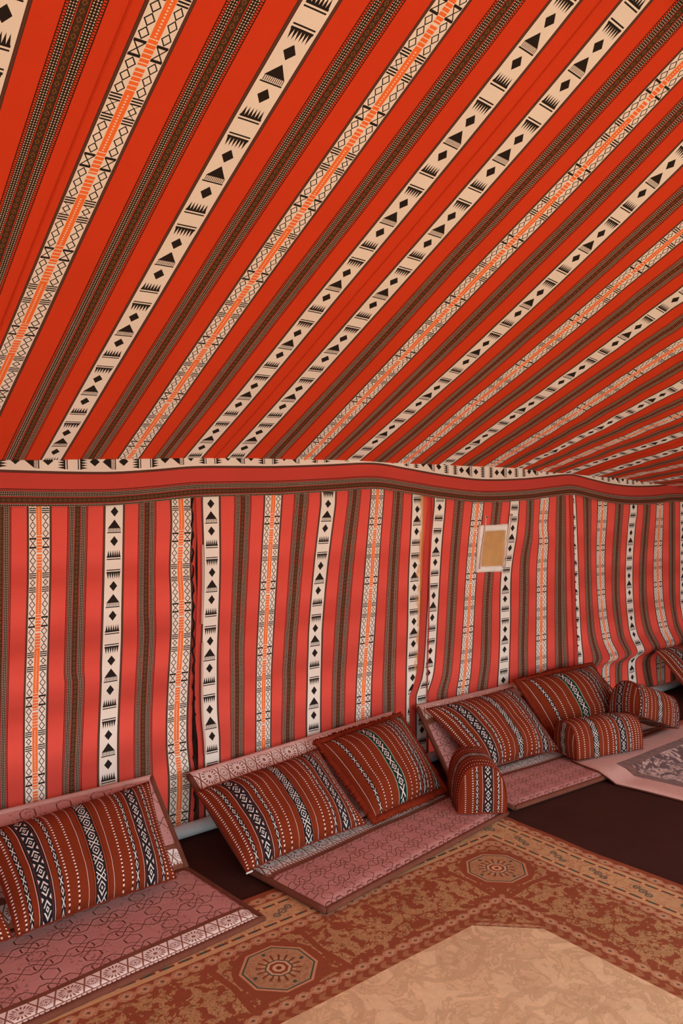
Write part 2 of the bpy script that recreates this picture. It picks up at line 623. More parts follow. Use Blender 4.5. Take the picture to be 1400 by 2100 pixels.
def tube(name, pts, rad, mat, parent=None, seg=8, closed=False):
    V, F = [], []
    n = len(pts)
    pts = [Vector(p) for p in pts]
    rad = rad if isinstance(rad, (list, tuple)) else [rad] * n
    up = Vector((0.13, 0.21, 0.97)).normalized()
    for i, p in enumerate(pts):
        t = (pts[min(i + 1, n - 1)] - pts[max(i - 1, 0)]).normalized()
        a = t.cross(up)
        if a.length < 0.1: a = t.cross(Vector((1, 0, 0)))
        a.normalize()
        b = a.cross(t)
        for k in range(seg):
            an = 2 * math.pi * k / seg
            V.append(p + (a * math.cos(an) + b * math.sin(an)) * rad[i])
    for i in range(n - 1):
        for k in range(seg):
            F.append((i * seg + k, i * seg + (k + 1) % seg, (i + 1) * seg + (k + 1) % seg, (i + 1) * seg + k))
    F.append(tuple(range(seg))[::-1])
    F.append(tuple((n - 1) * seg + k for k in range(seg)))
    return link(name, V, F, mat, parent=parent)


pts = []
for i in range(60):
    z = 1.62 - i * 0.026
    pts.append((1.824 + 0.005 * math.sin(i * 1.9), WALL + 0.010 + 0.008 * math.cos(i * 1.9), z))
tube('lacing_cord', pts, 0.0045, M['cord'], wall, 6)
# turned back hem of the flap right of the slit
M['hem'] = plain('faded pink hem', (0.62, 0.40, 0.33), 0.9)
for z0, z1, dx in ((1.37, 0.99, 0.0), (0.90, 0.36, 0.006)):
    tube('hem', [(x2(0.80, z0 + (z1 - z0) * i / 10) + 0.012 + dx, WALL - 0.012, z0 + (z1 - z0) * i / 10) for i in range(11)],
         0.006, M['hem'], wall, 8)
# unseen straps added outside the wall to shade dim bands into the cloth
for k, (z0, z1) in enumerate(((1.22, 1.31), (0.93, 1.06), (0.67, 0.80), (0.34, 0.50))):
    V, F = [], []
    for i in range(52):
        x = -2.0 + 0.196 * i
        w = 0.03 * nz(x * 0.6, k * 3.0) + 0.012 * nz(x * 2.1, k)
        V += [(x, WALL + 0.055, z0 + w), (x, WALL + 0.052, z1 + w), (x, WALL + 0.056, z1 + w), (x, WALL + 0.059, z0 + w)]
    for i in range(51):
        for e in range(4):
            F.append((i * 4 + e, i * 4 + (e + 1) % 4, i * 4 + 4 + (e + 1) % 4, i * 4 + 4 + e))
    link('shade_strap', V, F, M['redw'], parent=wall)
# welts beside the two stitched joints between widths
for P, u, xf in ((0, 5.29, x2), (1, 4.72, x3)):
    tube('seam', [(xf(u, z), WALL - 0.012, z) for z in wall_rows[::3]], 0.004, M['redw'], wall, 6)

# ------------------------------------------------------------------ valance sewn under the eave
VB = [(-2.6, 1.58), (-0.9, 1.60), (0.1, 1.585), (0.95, 1.567), (1.378, 1.564), (1.6, 1.578), (1.81, 1.597), (2.05, 1.603), (2.284, 1.607),
      (2.62, 1.622), (2.948, 1.637), (3.2, 1.612), (3.5, 1.578), (3.854, 1.553), (4.3, 1.563), (4.6, 1.585), (4.816, 1.596), (5.05, 1.565),
      (5.3, 1.533), (5.6, 1.516), (5.95, 1.520), (6.15, 1.532), (6.43, 1.527), (7.0, 1.48), (8.2, 1.45)]


def vb(x):
    zs, xs = [p[0] for p in VB], [p[1] for p in VB]
    return hermite(x, zs, xs)


def valance():
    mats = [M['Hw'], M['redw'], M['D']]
    V, F, MI, UV = [], [], [], []
    xs = [-2.5 + 0.04 * i for i in range(265)]
    cols = []
    for x in xs:
        b = vb(x)
        yv = WALL - 0.03
        top = roof_pos_z(x, yv) - 0.001
        top = max(top, b + 0.15)
        fo = 0.006 * nz(x * 3.1, 2.0)
        ys = (yv - 0.012 + fo, yv - 0.014 + fo, yv - 0.006, yv - 0.002, yv)
        zs = (b, b + 0.036, b + 0.072, b + 0.137, top)
        cols.append(len(V))
        V += [(x, y, z) for y, z in zip(ys, zs)]
    H = 0.345 * PW_H
    D = 0.345 * PW_D
    for i in range(len(xs) - 1):
        p, q = cols[i], cols[i + 1]
        v0, v1 = xs[i] * 3, xs[i + 1] * 3
        for r in range(4):
            F.append((p + r, q + r, q + r + 1, p + r + 1))
            def u(k, r):
                z = V[k + r][2] - V[k][2]
                if rr < 2: return 1.0 - (0.072 - z) / H
                if rr == 2: return 0.0
                return 1.0 - (z - 0.137) / D
            rr = r
            MI.append((0, 0, 1, 2)[r])
            UV.append(((u(p, r), v0), (u(q, r), v1), (u(q, r + 1), v1), (u(p, r + 1), v0)))
    return link('trim_1', V, F, mats, MI, UV)


def roof_pos_z(x, y):
    return (roof_z(x, y) + 0.010 * nz(x * 1.3, y * 1.1) + 0.004 * nz(x * 3.0, y * 2.2, 3))


tag(valance(), 'scalloped red cloth valance with checked lower border along the eave', kind='structure')

# ------------------------------------------------------------------ end walls, floor, ground outside
def side_wall(name, X, sgn):
    rows = [i / 20 for i in range(21)]
    def pos(u, t):
        y = EAVE_Y + u * 0.345
        y = min(y, WALL)
        top = roof_z(X, y) if y > RIDGE_Y else EAVE_Z + (roof_z(X, RIDGE_Y) - EAVE_Z) * (y - EAVE_Y) / (RIDGE_Y - EAVE_Y)
        return (X, y, top * (1 - t))
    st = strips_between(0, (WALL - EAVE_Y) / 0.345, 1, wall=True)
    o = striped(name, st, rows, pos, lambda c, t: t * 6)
    return tag(o, 'striped cloth wall closing the %s end of the tent' % ('left' if sgn < 0 else 'right'), kind='structure')


side_wall('wall_left', -2.0, -1)
side_wall('wall_right', 8.0, 1)


def front_wall():
    def pos(u, t):
        return (OPEN_X + u * 0.345, EAVE_Y + 0.01, EAVE_Z * (1 - t))
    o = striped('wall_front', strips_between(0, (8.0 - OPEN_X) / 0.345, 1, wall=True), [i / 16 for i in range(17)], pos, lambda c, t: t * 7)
    tag(o, 'striped cloth closing the right part of the tent front', kind='structure')


front_wall()

M['floor'] = plain('dark brown ground carpet', (0.055, 0.018, 0.012), 0.95, 0.002, 0.35, 5.0)
M['sand'] = plain('desert sand', (0.66, 0.47, 0.30), 0.95, 0.01, 0.12, 0.7)


def slab(name, x0, x1, y0, y1, z0, z1, mat, n=1, parent=None):
    bm = bmesh.new()
    bmesh.ops.create_cube(bm, size=1)
    for v in bm.verts:
        v.co = Vector(((x0 + x1) / 2 + v.co.x * (x1 - x0), (y0 + y1) / 2 + v.co.y * (y1 - y0), (z0 + z1) / 2 + v.co.z * (z1 - z0)))
    return from_bm(name, bm, mat, parent, smooth=False)


tag(slab('floor', -2.0, 8.0, EAVE_Y, WALL + 0.1, -0.06, 0.0, M['floor']), 'dark brown carpeted ground of the tent', kind='structure')
tag(slab('ground', -60, 60, -60, 60, -0.30, -0.062, M['sand']), 'pale sand outside the open front of the tent', kind='structure')

# ------------------------------------------------------------------ cushion cloth: one material per woven stripe
RUST, INK, CREAM = (0.20, 0.028, 0.007), (0.016, 0.014, 0.016), (0.72, 0.66, 0.58)


def cush_done(g, col):
    ob = g.obj()
    n = g.noise(7.0, 3, 0.6, vec=ob)
    f = g.noise(520.0, 1, 0.5, vec=ob)
    return g.done(g.scalecol(col, (n - 0.5) * 0.3 + (f - 0.5) * 0.35 + 1.0), f, 0.0015, 0.35)


def m_rust(name, c=RUST):
    g = G(name, 0.9)
    rib = abs((g.y * 170).fr() - 0.5)
    return cush_done(g, g.mix(rib * 0.5, c, tuple(q * 0.6 for q in c)))


def m_dots(name):
    g = G(name)
    w = g.y * 76
    t = abs(w.fr() - 0.5) * 2
    m = ((t * t * 4.4 + g.x * g.x * 2.6) < 1.0)
    dk = (t > 0.72) * (abs(g.x) < 0.5)
    return cush_done(g, g.mix(m, g.mix(dk, RUST, INK), (0.80, 0.58, 0.48)))


def m_line(name, c=(0.74, 0.5, 0.38)):
    g = G(name)
    m = abs(g.x) < 0.32
    return cush_done(g, g.mix(m, g.mix(g.x > 0, (0.22, 0.012, 0.012), INK), c))


def m_oxo(name):
    g = G(name)
    a = abs(g.x)
    s = abs((g.y * 15.2).fr() - 0.5) * 2            # 1 at an O, 0 at an X
    o = abs(a / 0.66 + (1 - s) / 0.46 - 0.86) < 0.25
    x = (abs(a - s * 1.7) < 0.20) * (s < 0.42)
    return cush_done(g, g.mix(o.mx(x) * (a < 0.86), INK, CREAM))


def m_wide(name):
    g = G(name)
    a = abs(g.x)
    k = a / 0.62
    s = (g.y * 15.4).fr() - 0.5
    d = abs(s) * 2
    r = k + d * 1.32
    m = (abs(r - 0.98) < 0.155) * (d > 0.20)
    m = m.mx(abs(r - 0.30) < 0.11).mx((1.0 - d) * 1.5 + (1.0 - k) < 0.42)
    sash = (a > 0.72) * (a < 0.83)
    col = g.mix(m * (k < 1.02), INK, CREAM)
    return cush_done(g, g.mix(sash, col, (0.12, 0.022, 0.012)))


def m_lattice(name):
    g = G(name)
    a = abs(g.x)
    k = a / 0.6
    d = abs((g.y * 15.4).fr() - 0.5) * 2
    m = (abs(k + d * 1.5 - 0.80) < 0.13) * (k < 0.7)
    m = m.mx((abs(k - (1 - d) * 1.75) < 0.14) * (d > 0.42)).mx((k < 0.16) * (d < 0.12))
    m = m.mx((abs(k + (1 - d) * 1.6 - 1.0) < 0.10) * (k > 0.55))
    sash = (a > 0.78) * (a < 0.92)
    col = g.mix(m * (k < 1.0), INK, CREAM)
    return cush_done(g, g.mix(sash, col, (0.34, 0.055, 0.012)))


def m_green(name):
    g = G(name)
    a = abs(g.x)
    k = a / 0.58
    s = abs((g.y * 12.5).fr() - 0.5) * 2
    o = abs(k + (1 - s) * 1.9 - 0.8) < 0.16
    o = o.mx((k + (1 - s) * 1.9) < 0.22)
    x = (abs(k - s * 1.55) < 0.2) * (s < 0.56)
    col = g.mix(o.mx(x) * (k < 0.95), INK, CREAM)
    col = g.mix((a > 0.70) * (a < 0.93), col, (0.008, 0.10, 0.035))
    return cush_done(g, g.mix(a > 0.94, col, CREAM))


M.update(rust=m_rust('rust woven ground'), brick=m_rust('rust ground, deep', (0.25, 0.028, 0.009)), dots=m_dots('dotted stripe'), line=m_line('pale thread stripe'),
         oxo=m_oxo('narrow chain stripe'), wide=m_wide('nested diamond stripe'), lat=m_lattice('lattice stripe'), green=m_green('green edged stripe'))
M['fringe'] = plain('rust pile fringe', (0.20, 0.022, 0.006), 0.95, 0.004, 0.5, 30)
M['pipe_rust'] = plain('rust piping', (0.20, 0.022, 0.008), 0.9, 0.001, 0.3, 30)
M['tagw'] = plain('white cloth tag', (0.75, 0.70, 0.62), 0.9)


def seq_std():
    half = [(0.16, 0.006, 'line'), (0.277, 0.012, 'dots'), (0.397, 0.012, 'dots'), (0.467, 0.0145, 'oxo'), (0.56, 0.006, 'line'), (0.65, 0.052, 'wide'),
            (0.74, 0.006, 'line'), (0.826, 0.0145, 'oxo'), (0.886, 0.012, 'dots'), (0.967, 0.011, 'dots')]
    half = [(c, h * 1.6, m) for c, h, m in half]
    return sorted([(-c, h, m) for c, h, m in half] + [(0.0, 0.095, 'lat')] + half)


def seq_green():
    s = [(.03, .005, 'line'), (.10, .014, 'oxo'), (.17, .010, 'dots'), (.25, .010, 'dots'), (.40, .058, 'green'), (.53, .010, 'dots'), (.60, .010, 'dots'),
         (.65, .014, 'oxo'), (.715, .030, 'wide'), (.765, .012, 'oxo'), (.82, .010, 'dots'), (.92, .045, 'green')]
    return [(c * 2 - 1, h * 2, m) for c, h, m in s]


def to_strips(seq, ground='rust', lo=-1.0, hi=1.0):
    out, prev = [], lo
    for c, h, m in seq:
        a, b = c - h, c + h
        if b <= lo or a >= hi or b <= prev: continue
        a, b = max(a, prev), min(b, hi)
        if a > prev + 1e-5: out.append((prev, a, ground, None))
        out.append((a, b, m, (c, h)))
        prev = b
    if hi > prev + 1e-5: out.append((prev, hi, ground, None))
    return out


def close_up(o):
    bm = bmesh.new()
    bm.from_mesh(o.data)
    bmesh.ops.recalc_face_normals(bm, faces=bm.faces)
    bm.to_mesh(o.data)
    bm.free()


def pillow(seq, c00, c10, c01, c11, T, label, seed=0, ground='rust', fringe=False, group=None, belly=0.55, slump=0.0, tag_at=None):
    """stuffed cushion whose back lies on the quad c00 (bottom left), c10, c01 (top left), c11"""
    c00, c10, c01, c11 = [Vector(c) for c in (c00, c10, c01, c11)]
    org = (c00 + c10) / 2
    eu, ev = ((c10 - c00) + (c11 - c01)).normalized(), ((c01 - c00) + (c11 - c10)).normalized()
    en = eu.cross(ev).normalized()
    if en.y > 0: en = -en
    H = ((c01 - c00).length + (c11 - c10).length) / 2
    RN = 22
    rows = [('f', i / RN) for i in range(RN + 1)] + [('b', 1 - i / RN) for i in range(1, RN)] + [('f', 0.0)]

    def pos(a, r):
        side, t = r
        b = 2 * t - 1
        ca, cb = 1 - abs(a) ** 3.4, 1 - abs(b) ** 3.0
        th = max(ca, 0) ** 0.6 * max(cb, 0) ** 0.55
        aa = a * (1 - 0.035 * (1 - b * b))
        bb = 0.5 + 0.5 * b * (1 - 0.045 * (1 - a * a))
        u = (aa + 1) / 2
        p = (c00 * (1 - u) + c10 * u) * (1 - bb) + (c01 * (1 - u) + c11 * u) * bb
        w = 0.010 * nz(a * 2.2 + seed, b * 1.8, seed) * th + 0.004 * nz(a * 5 + seed, b * 5, seed + 3) * th
        if side == 'f':
            k = belly + (1 - belly) * th + slump * (0.5 - t) * 2 * th
            d = T * th * k + T * 0.35 + w
        else:
            d = T * 0.35 * (1 - th)
        return tuple(p + en * d - org)

    def v(c, r):
        side, t = r
        return t * H if side == 'f' else (t * H + 1.3)
    o = striped('cushion', to_strips(seq, ground), rows, pos, v, nsub={'rust': 3, 'lat': 3, 'wide': 2, 'brick': 3})
    close_up(o)
    o.location = org
    tag(o, label, 'cushion', group)
    # stitched edge all round, or a pile fringe
    N = 30
    loop = [(-1 + 2 * i / N, 0.0) for i in range(N)] + [(1.0, i / N) for i in range(N)] + [(1 - 2 * i / N, 1.0) for i in range(N)] + [(-1.0, 1 - i / N) for i in range(N)]
    P = [Vector(pos(a, ('f', t))) for a, t in loop]
    if fringe:
        V, F = [], []
        cen = sum(P, Vector()) / len(P)
        M_ = len(P) * 4
        for i in range(M_):
            q = i / 4
            k = int(q) % len(P)
            p = P[k].lerp(P[(k + 1) % len(P)], q - int(q))
            d = (p - cen)
            d = (d - en * d.dot(en)).normalized()
            ln = 0.030 + 0.012 * random.random()
            tip = p + d * ln + en * (0.010 * (random.random() - 0.5))
            V += [p + en * 0.010 - d * 0.012, p - en * 0.010 - d * 0.012, p + d * ln * 0.5 - en * 0.008, tip, p + d * ln * 0.5 + en * 0.009]
        for i in range(M_):
            a0, b0 = i * 5, ((i + 1) % M_) * 5
            for e in range(5):
                F.append((a0 + e, a0 + (e + 1) % 5, b0 + (e + 1) % 5, b0 + e))
        f = link('fringe', V, F, M['fringe'], parent=o)
        close_up(f)
    else:
        tube('piping', P + [P[0]], 0.0025, M['pipe_rust'], o, 6)
    if tag_at is not None:
        q = Vector(pos(*tag_at))
        bm = bmesh.new()
        bmesh.ops.create_cube(bm, size=1)
        for vv in bm.verts:
            vv.co = q + eu * (vv.co.x * 0.034 + 0.010) + Vector((0, -0.008, -0.004)) + Vector((0, vv.co.y * 0.007, vv.co.z * 0.007))
        bmesh.ops.bevel(bm, geom=bm.edges[:], offset=0.002, segments=2, affect='EDGES')
        from_bm('corner_tag', bm, M['tagw'], o)
    return o


# ------------------------------------------------------------------ folding floor seats
PINK, LINEB = (0.57, 0.27, 0.24), (0.16, 0.055, 0.035)


def m_pink(name, kx=1.0, ky=1.0):
    """rose upholstery with a brown strapwork lattice; x along the seat, y across it, both in metres"""
    g = G(name, 0.5)
    g.b.inputs["Specular IOR Level"].default_value = 0.4
    y, x = g.x * 0.2 * ky, g.y * kx
    def zig(a, b, ph, amp):
        t = ((b + ph).fr() - 0.5)
        z = (abs(t) * 4 - 1)                        # triangle wave -1..1
        z = z.mx(-0.62).mn(0.62)
        return abs(((a + z * amp).fr()) - 0.5)
    px, py = 0.118, 0.105
    a, b = x / px, y / py
    l = zig(a, b, 0.0, 0.32).mn(zig(a, b, 0.5, 0.32))
    l2 = zig(b, a, 0.25, 0.32).mn(zig(b, a, 0.75, 0.32))
    ln = (l < 0.022).mx(l2 < 0.024)
    ln2 = (l < 0.045).mx(l2 < 0.05) * (1.0 - ln)
    blk = (((a + 0.0).fl() + (b + 0.5).fl()) * 0.5).fr() < 0.25
    sp = blk * (g.noise(34, 1, 0.5, vec=g.vec(x * 3, y * 3)) > 0.60)
    f = g.noise(260, 1, 0.5)
    n = g.noise(5, 3, 0.6)
    col = g.mix(ln2 * 0.35, PINK, (0.66, 0.40, 0.34))
    col = g.mix(ln, g.mix(sp * 0.65, col, (0.26, 0.09, 0.075)), LINEB)
    col = g.scalecol(col, (n - 0.5) * 0.3 + (f - 0.5) * 0.2 + 1.0)
    return g.done(col, (1.0 - ln.mx(ln2 * 0.4)) + f * 0.3 + n * 1.2, 0.004, 0.5)


def m_rosette(name):
    """cream band: big and small rosettes between crossing straps, scalloped lace along one edge"""
    g = G(name, 0.8)
    u, v = g.x, g.y / 0.15
    s = (v.fr() - 0.5) * 3.0                         # across one repeat, in band half widths
    def ros(cx, cy, r):
        dx, dy = s - cx, u - cy
        rr = g.math('SQRT', dx * dx + dy * dy) / r
        th = g.math('ARCTAN2', dy, dx)
        pet = ((th * 2.546).fr() - 0.5)
        ring = (rr < 1.0) * (rr > 0.52) * (abs(pet) < 0.30 - abs(rr - 0.76) * 0.7)
        mid = (rr < 0.42) * (abs(((rr * 3.3).fr()) - 0.5) < 0.2)
        return ring.mx(mid).mx((rr < 0.14) * 1.0)
    m = ros(0.0, 0.14, 0.74).mx(ros(1.5, 0.12, 0.42)).mx(ros(-1.5, 0.12, 0.42))
    q = abs(s)
    strap = abs(q - 0.95 - (u - 0.1) * 0.38) < 0.06
    strap = strap.mx(abs(q - 0.95 + (u - 0.1) * 0.38) < 0.06) * (u > -0.64)
    edge = abs(u + 0.66) < 0.03
    lace = (abs((v * 9).fr() - 0.5) * 0.62 - 0.96) > u
    f = g.noise(300, 1, 0.5)
    col = g.mix(m.mx(strap).mx(edge), (0.90, 0.80, 0.73), (0.30, 0.12, 0.065))
    col = g.mix(lace, col, (0.30, 0.11, 0.065))
    return g.done(g.scalecol(col, (f - 0.5) * 0.3 + 1.0), f, 0.001, 0.4)


M['pink'] = m_pink('rose strapwork upholstery')
M['pinkw'] = m_pink('rose strapwork upholstery, larger', 0.80, 0.80)
M['cream'] = m_rosette('cream rosette band')
M['rolled'] = plain('rolled pale rose edge', (0.58, 0.32, 0.27), 0.8, 0.001, 0.15, 20)
M['bind'] = plain('brown binding', (0.17, 0.055, 0.032), 0.9, 0.002, 0.3, 20)
M['under'] = plain('dark underside cloth', (0.035, 0.018, 0.013), 0.95)
M['bband'] = plain('brown velvet band', (0.22, 0.075, 0.042), 0.9, 0.002, 0.3, 40)


def pad(name, corners, T, bands, parent, org, nrm, seed=0, wav=0.004, rim=0.028):
    """flat upholstered pad on four corners (left near, right near, left far, right far) with cloth bands across it"""
    c00, c10, c01, c11 = [Vector(c) - org for c in corners]
    Wd = ((c10 - c00).length + (c11 - c01).length) / 2
    Hd = ((c01 - c00).length + (c11 - c10).length) / 2
    nrm = Vector(nrm).normalized()
    rows = [i / 40 for i in range(41)]

    def base(s, t):
        return (c00 * (1 - t) + c10 * t) * (1 - s) + (c01 * (1 - t) + c11 * t) * s

    def prof(s, t):
        e = min(s * Hd, (1 - s) * Hd, t * Wd, (1 - t) * Wd)
        k = min(e / rim, 1.0)
        return T * (0.45 + 0.55 * math.sqrt(max(1 - (1 - k) ** 2, 0)))

    def pos(d, t):
        s = d / Hd
        p = base(s, t)
        e = min(s, 1 - s, t, 1 - t)
        w = wav * nz(s * 2.2 + seed, t * 6, seed) + wav * 0.6 * nz(s * 7, t * 11 + seed, 2)
        return tuple(p + nrm * (prof(s, t) + w * min(e * 10, 1)))
    scaled = [(a * Hd, b * Hd, m, ((a + b) / 2 * Hd, (b - a) / 2 * Hd if m == 'cream' else 0.2) if True else None) for a, b, m in bands]
    fl = [(a, b, m, (c, -h if flip else h)) for (a, b, m, (c, h)), flip in zip(scaled, [len(q) > 3 for q in bands])] if False else scaled
    o = striped(name, fl, rows, pos, lambda c, t: t * Wd, parent, nsub={'pink': 12, 'pinkw': 12, 'cream': 5, 'bband': 3})
    # underside
    V = [tuple(base(s, t)) for s in (0, 1) for t in (0, 1)]
    link('underside', V, [(0, 2, 3, 1)], M['under'], parent=o, smooth=False)
    # bound edge
    P = []
    n = 24
    for i in range(n): P.append((0, i / n))
    for i in range(n // 2): P.append((i / (n / 2), 1))
    for i in range(n): P.append((1, 1 - i / n))
    for i in range(n // 2): P.append((1 - i / (n / 2), 0))
    P.append(P[0])
    if name == 'seat_pad':
        tube('binding', [base(s, t) + nrm * (T * 0.42) for s, t in P], T * 0.44, M['bind'], o, 8)
    else:                                            # bound at the sides, rolled over in its own cloth along the top
        for t in (0, 1):
            tube('binding', [base(i / 12, t) + nrm * (T * 0.42) for i in range(13)], T * 0.40, M['bind'], o, 8)
        tube('top_roll', [base(1, i / 24) + nrm * (T * 0.36) for i in range(25)], T * 0.42, M['rolled'], o, 10)
    return o


def floor_seat(label, seat, back, seat_bands, back_bands, seed, T=0.03):
    org = Vector(seat[0])
    org.z = 0
    r = empty('floor_seat', org, label=label, cat='floor seat', group='folding floor seats along the wall')
    pad('seat_pad', seat, T, seat_bands, r, org, (0, 0, 1), seed)
    a, b, c = Vector(back[0]), Vector(back[1]), Vector(back[2])
    n = (b - a).cross(c - a).normalized()
    if n.z < 0: n = -n
    pad('backrest', back, 0.034, back_bands, r, org, n, seed + 5, 0.003)
    return r


# plain with the binding at the near edge first; "creamr" turns the lace the other way
def m_flip(src, name):
    m = M[src].copy()
    m.name = name
    t = m.node_tree
    sep = [n for n in t.nodes if n.type == 'SEPXYZ'][0]
    mul = t.nodes.new('ShaderNodeMath')
    mul.operation = 'MULTIPLY'
    mul.inputs[1].default_value = -1
    tos = [l.to_socket for l in sep.outputs[0].links]
    for s in tos:
        t.links.new(mul.outputs[0], s)
    t.links.new(sep.outputs[0], mul.inputs[0])
    return m


M['creamr'] = m_flip('cream', 'cream rosette band, lace at far edge')

Z0 = 0.006
floor_seat('rose floor seat nearest the camera at left, under the upright rust cushion',
           [(0.20, 2.385, Z0), (1.608, 2.475, Z0), (0.20, 2.955, Z0), (1.575, 3.02, Z0)],
           [(0.20, 2.965, 0.012), (1.575, 3.025, 0.012), (0.20, 3.34, 0.325), (1.565, 3.34, 0.315)],
           [(0, .15, 'cream'), (.15, .19, 'bband'), (.19, .93, 'pinkw'), (.93, 1, 'bband')],
           [(0, .04, 'bband'), (.04, .20, 'cream'), (.20, .25, 'bband'), (.25, 1, 'pinkw')], 1)
floor_seat('middle rose floor seat with cream rosette band along its leaning backrest',
           [(1.812, 2.352, 0.016), (3.064, 2.512, 0.016), (1.765, 2.845, 0.012), (2.985, 2.965, 0.012)],
           [(1.765, 2.85, 0.02), (2.985, 2.97, 0.02), (1.75, 3.325, 0.285), (3.04, 3.325, 0.345)],
           [(0, .66, 'pink'), (.66, .71, 'bband'), (.71, 1, 'cream')],
           [(0, .70, 'pink'), (.70, .76, 'bband'), (.76, 1, 'cream')], 2)
floor_seat('far rose floor seat between two bolsters, partly under the pink rug',
           [(3.165, 2.545, Z0), (5.0, 2.43, Z0), (3.19, 3.00, Z0), (5.0, 2.92, Z0)],
           [(3.19, 3.01, 0.012), (5.0, 2.93, 0.012), (3.25, 3.335, 0.345), (5.0, 3.33, 0.335)],
           [(0, .68, 'pink'), (.68, .73, 'bband'), (.73, 1, 'cream')],
           [(0, .74, 'pink'), (.74, .80, 'bband'), (.80, 1, 'cream')], 3)
floor_seat('farthest floor seat at the right, behind the last rust cushion',
           [(5.93, 2.50, Z0), (7.2, 2.50, Z0), (5.93, 3.02, Z0), (7.2, 3.02, Z0)],
           [(5.93, 3.03, 0.012), (7.2, 3.03, 0.012), (5.95, 3.33, 0.315), (7.2, 3.33, 0.315)],
           [(0, .68, 'pink'), (.68, .73, 'bband'), (.73, 1, 'cream')],
           [(0, .74, 'pink'), (.74, .80, 'bband'), (.80, 1, 'cream')], 4)

# ------------------------------------------------------------------ cushions leaning on the backrests
GC = 'striped cushions leaning on the floor seats'
pillow(seq_std(), (0.825, 2.855, 0.045), (1.45, 2.885, 0.045), (0.795, 3.21, 0.298), (1.505, 3.245, 0.322), 0.11,
       'rust striped cushion on the left floor seat, its right corner uncovered', 1, group=GC)
pillow(seq_std(), (0.205, 2.85, 0.045), (0.815, 2.86, 0.045), (0.18, 3.17, 0.275), (0.78, 3.18, 0.275), 0.10,
       'rust striped cushion cut off by the left edge of the picture', 2, group=GC)
pillow(seq_std(), (1.695, 2.745, 0.045), (2.375, 2.79, 0.045), (1.70, 3.18, 0.245), (2.41, 3.21, 0.285), 0.105,
       'rust striped cushion with white corner tag on the middle floor seat', 3, group=GC, tag_at=(-1.0, ('f', 0.0)))
pillow(seq_green(), (2.43, 2.80, 0.045), (2.96, 2.865, 0.045), (2.43, 3.23, 0.305), (3.01, 3.245, 0.34), 0.115,
       'fringed cushion with green edged stripe on the middle floor seat', 4, fringe=True, group=GC)
pillow(seq_std(), (3.315, 2.92, 0.05), (3.945, 2.86, 0.05), (3.235, 3.265, 0.335), (4.02, 3.265, 0.34), 0.115,
       'rust striped cushion on the far floor seat, left one behind a bolster', 5, group=GC)
pillow(seq_green(), (4.06, 2.985, 0.06), (4.80, 2.95, 0.06), (4.06, 3.27, 0.375), (4.87, 3.26, 0.37), 0.115,
       'fringed cushion with green edged stripe on the far floor seat', 6, fringe=True, group=GC)
pillow(seq_std(), (5.69, 2.93, 0.04), (6.40, 2.93, 0.04), (5.75, 3.28, 0.355), (6.46, 3.28, 0.355), 0.11,
       'dim rust striped cushion against the wall at the right edge', 7, group=GC)


# ------------------------------------------------------------------ bolsters with arched ends
def bolster(label, face, tan, axis, up, Wd, Hh, L, seed, off=(0.0, -1.40), group='striped bolsters'):
    """face: middle of the near end's bottom edge; tan: along that bottom edge; axis: away along the body"""
    tan, axis, up = Vector(tan).normalized(), Vector(axis).normalized(), Vector(up).normalized()
    face = Vector(face)
    r = empty('bolster', face, label=label, cat='bolster', group=group)
    prof = []
    n = 28
    x0, rc = Wd / 2, 0.022
    for i in range(n + 1):                          # arch from right bottom over the top to left bottom
        a = math.pi * i / n
        x = x0 * math.copysign(abs(math.cos(a)) ** 0.74, math.cos(a))
        z = Hh * (math.sin(a) ** 0.70)
        prof.append((x, z))
    for i in range(1, 8):
        prof.append((-x0 + Wd * i / 8, 0.0))
    prof.append(prof[0])
    acc = [0.0]
    for p, q in zip(prof, prof[1:]): acc.append(acc[-1] + math.hypot(q[0] - p[0], q[1] - p[1]))

    def pos(a, k):
        x, z = prof[k]
        t = (a + 1) / 2
        puff = 1 - 0.05 * abs(a) ** 4 + 0.02 * nz(a * 3 + seed, acc[k] * 6)
        return tuple(tan * x * puff + up * (z * puff + (0.004 if z < 0.01 else 0)) + axis * (t * L))
    sc = 0.31 / (L / 2)
    reps = [(c + k * 2, h, m) for k in (-1, 0, 1) for c, h, m in seq_std()]
    body = striped('body', to_strips([(c * sc + off[0], h * sc, m) for c, h, m in reps]), list(range(len(prof))), pos, lambda c, k: acc[k], r, nsub={'rust': 2})
    close_up(body)

    def half_h(x):
        q = min(abs(x) / x0, 1.0)
        c = q ** (1 / 0.74)
        return Hh * (max(1 - c * c, 0) ** 0.5) ** 0.70
    for end, sg in ((0.0, -1), (L, 1)):
        rows = [i / 12 for i in range(13)]

        def epos(a, t):
            x = a * x0 * 0.95
            h = half_h(a * x0) * 0.95
            z = 0.004 + h * t
            bul = 0.020 * max(1 - a * a, 0) ** 0.5 * math.sin(math.pi * min(t * 0.9 + 0.05, 1))
            return tuple(tan * x + up * z + axis * (end + sg * bul))
        se = 0.31 / (Wd / 2)
        sq = [(c * se + off[1], h * se, m) for c, h, m in reps]
        e = striped('end_panel', to_strips(sq), rows, epos, lambda c, t: t * Hh, r, nsub={'rust': 2})
        tube('piping', [tan * (x * 0.955) + up * (z * 0.955 + 0.004) + axis * (end + sg * 0.002) for x, z in prof], 0.004, M['pipe_rust'], r, 6)
    return r


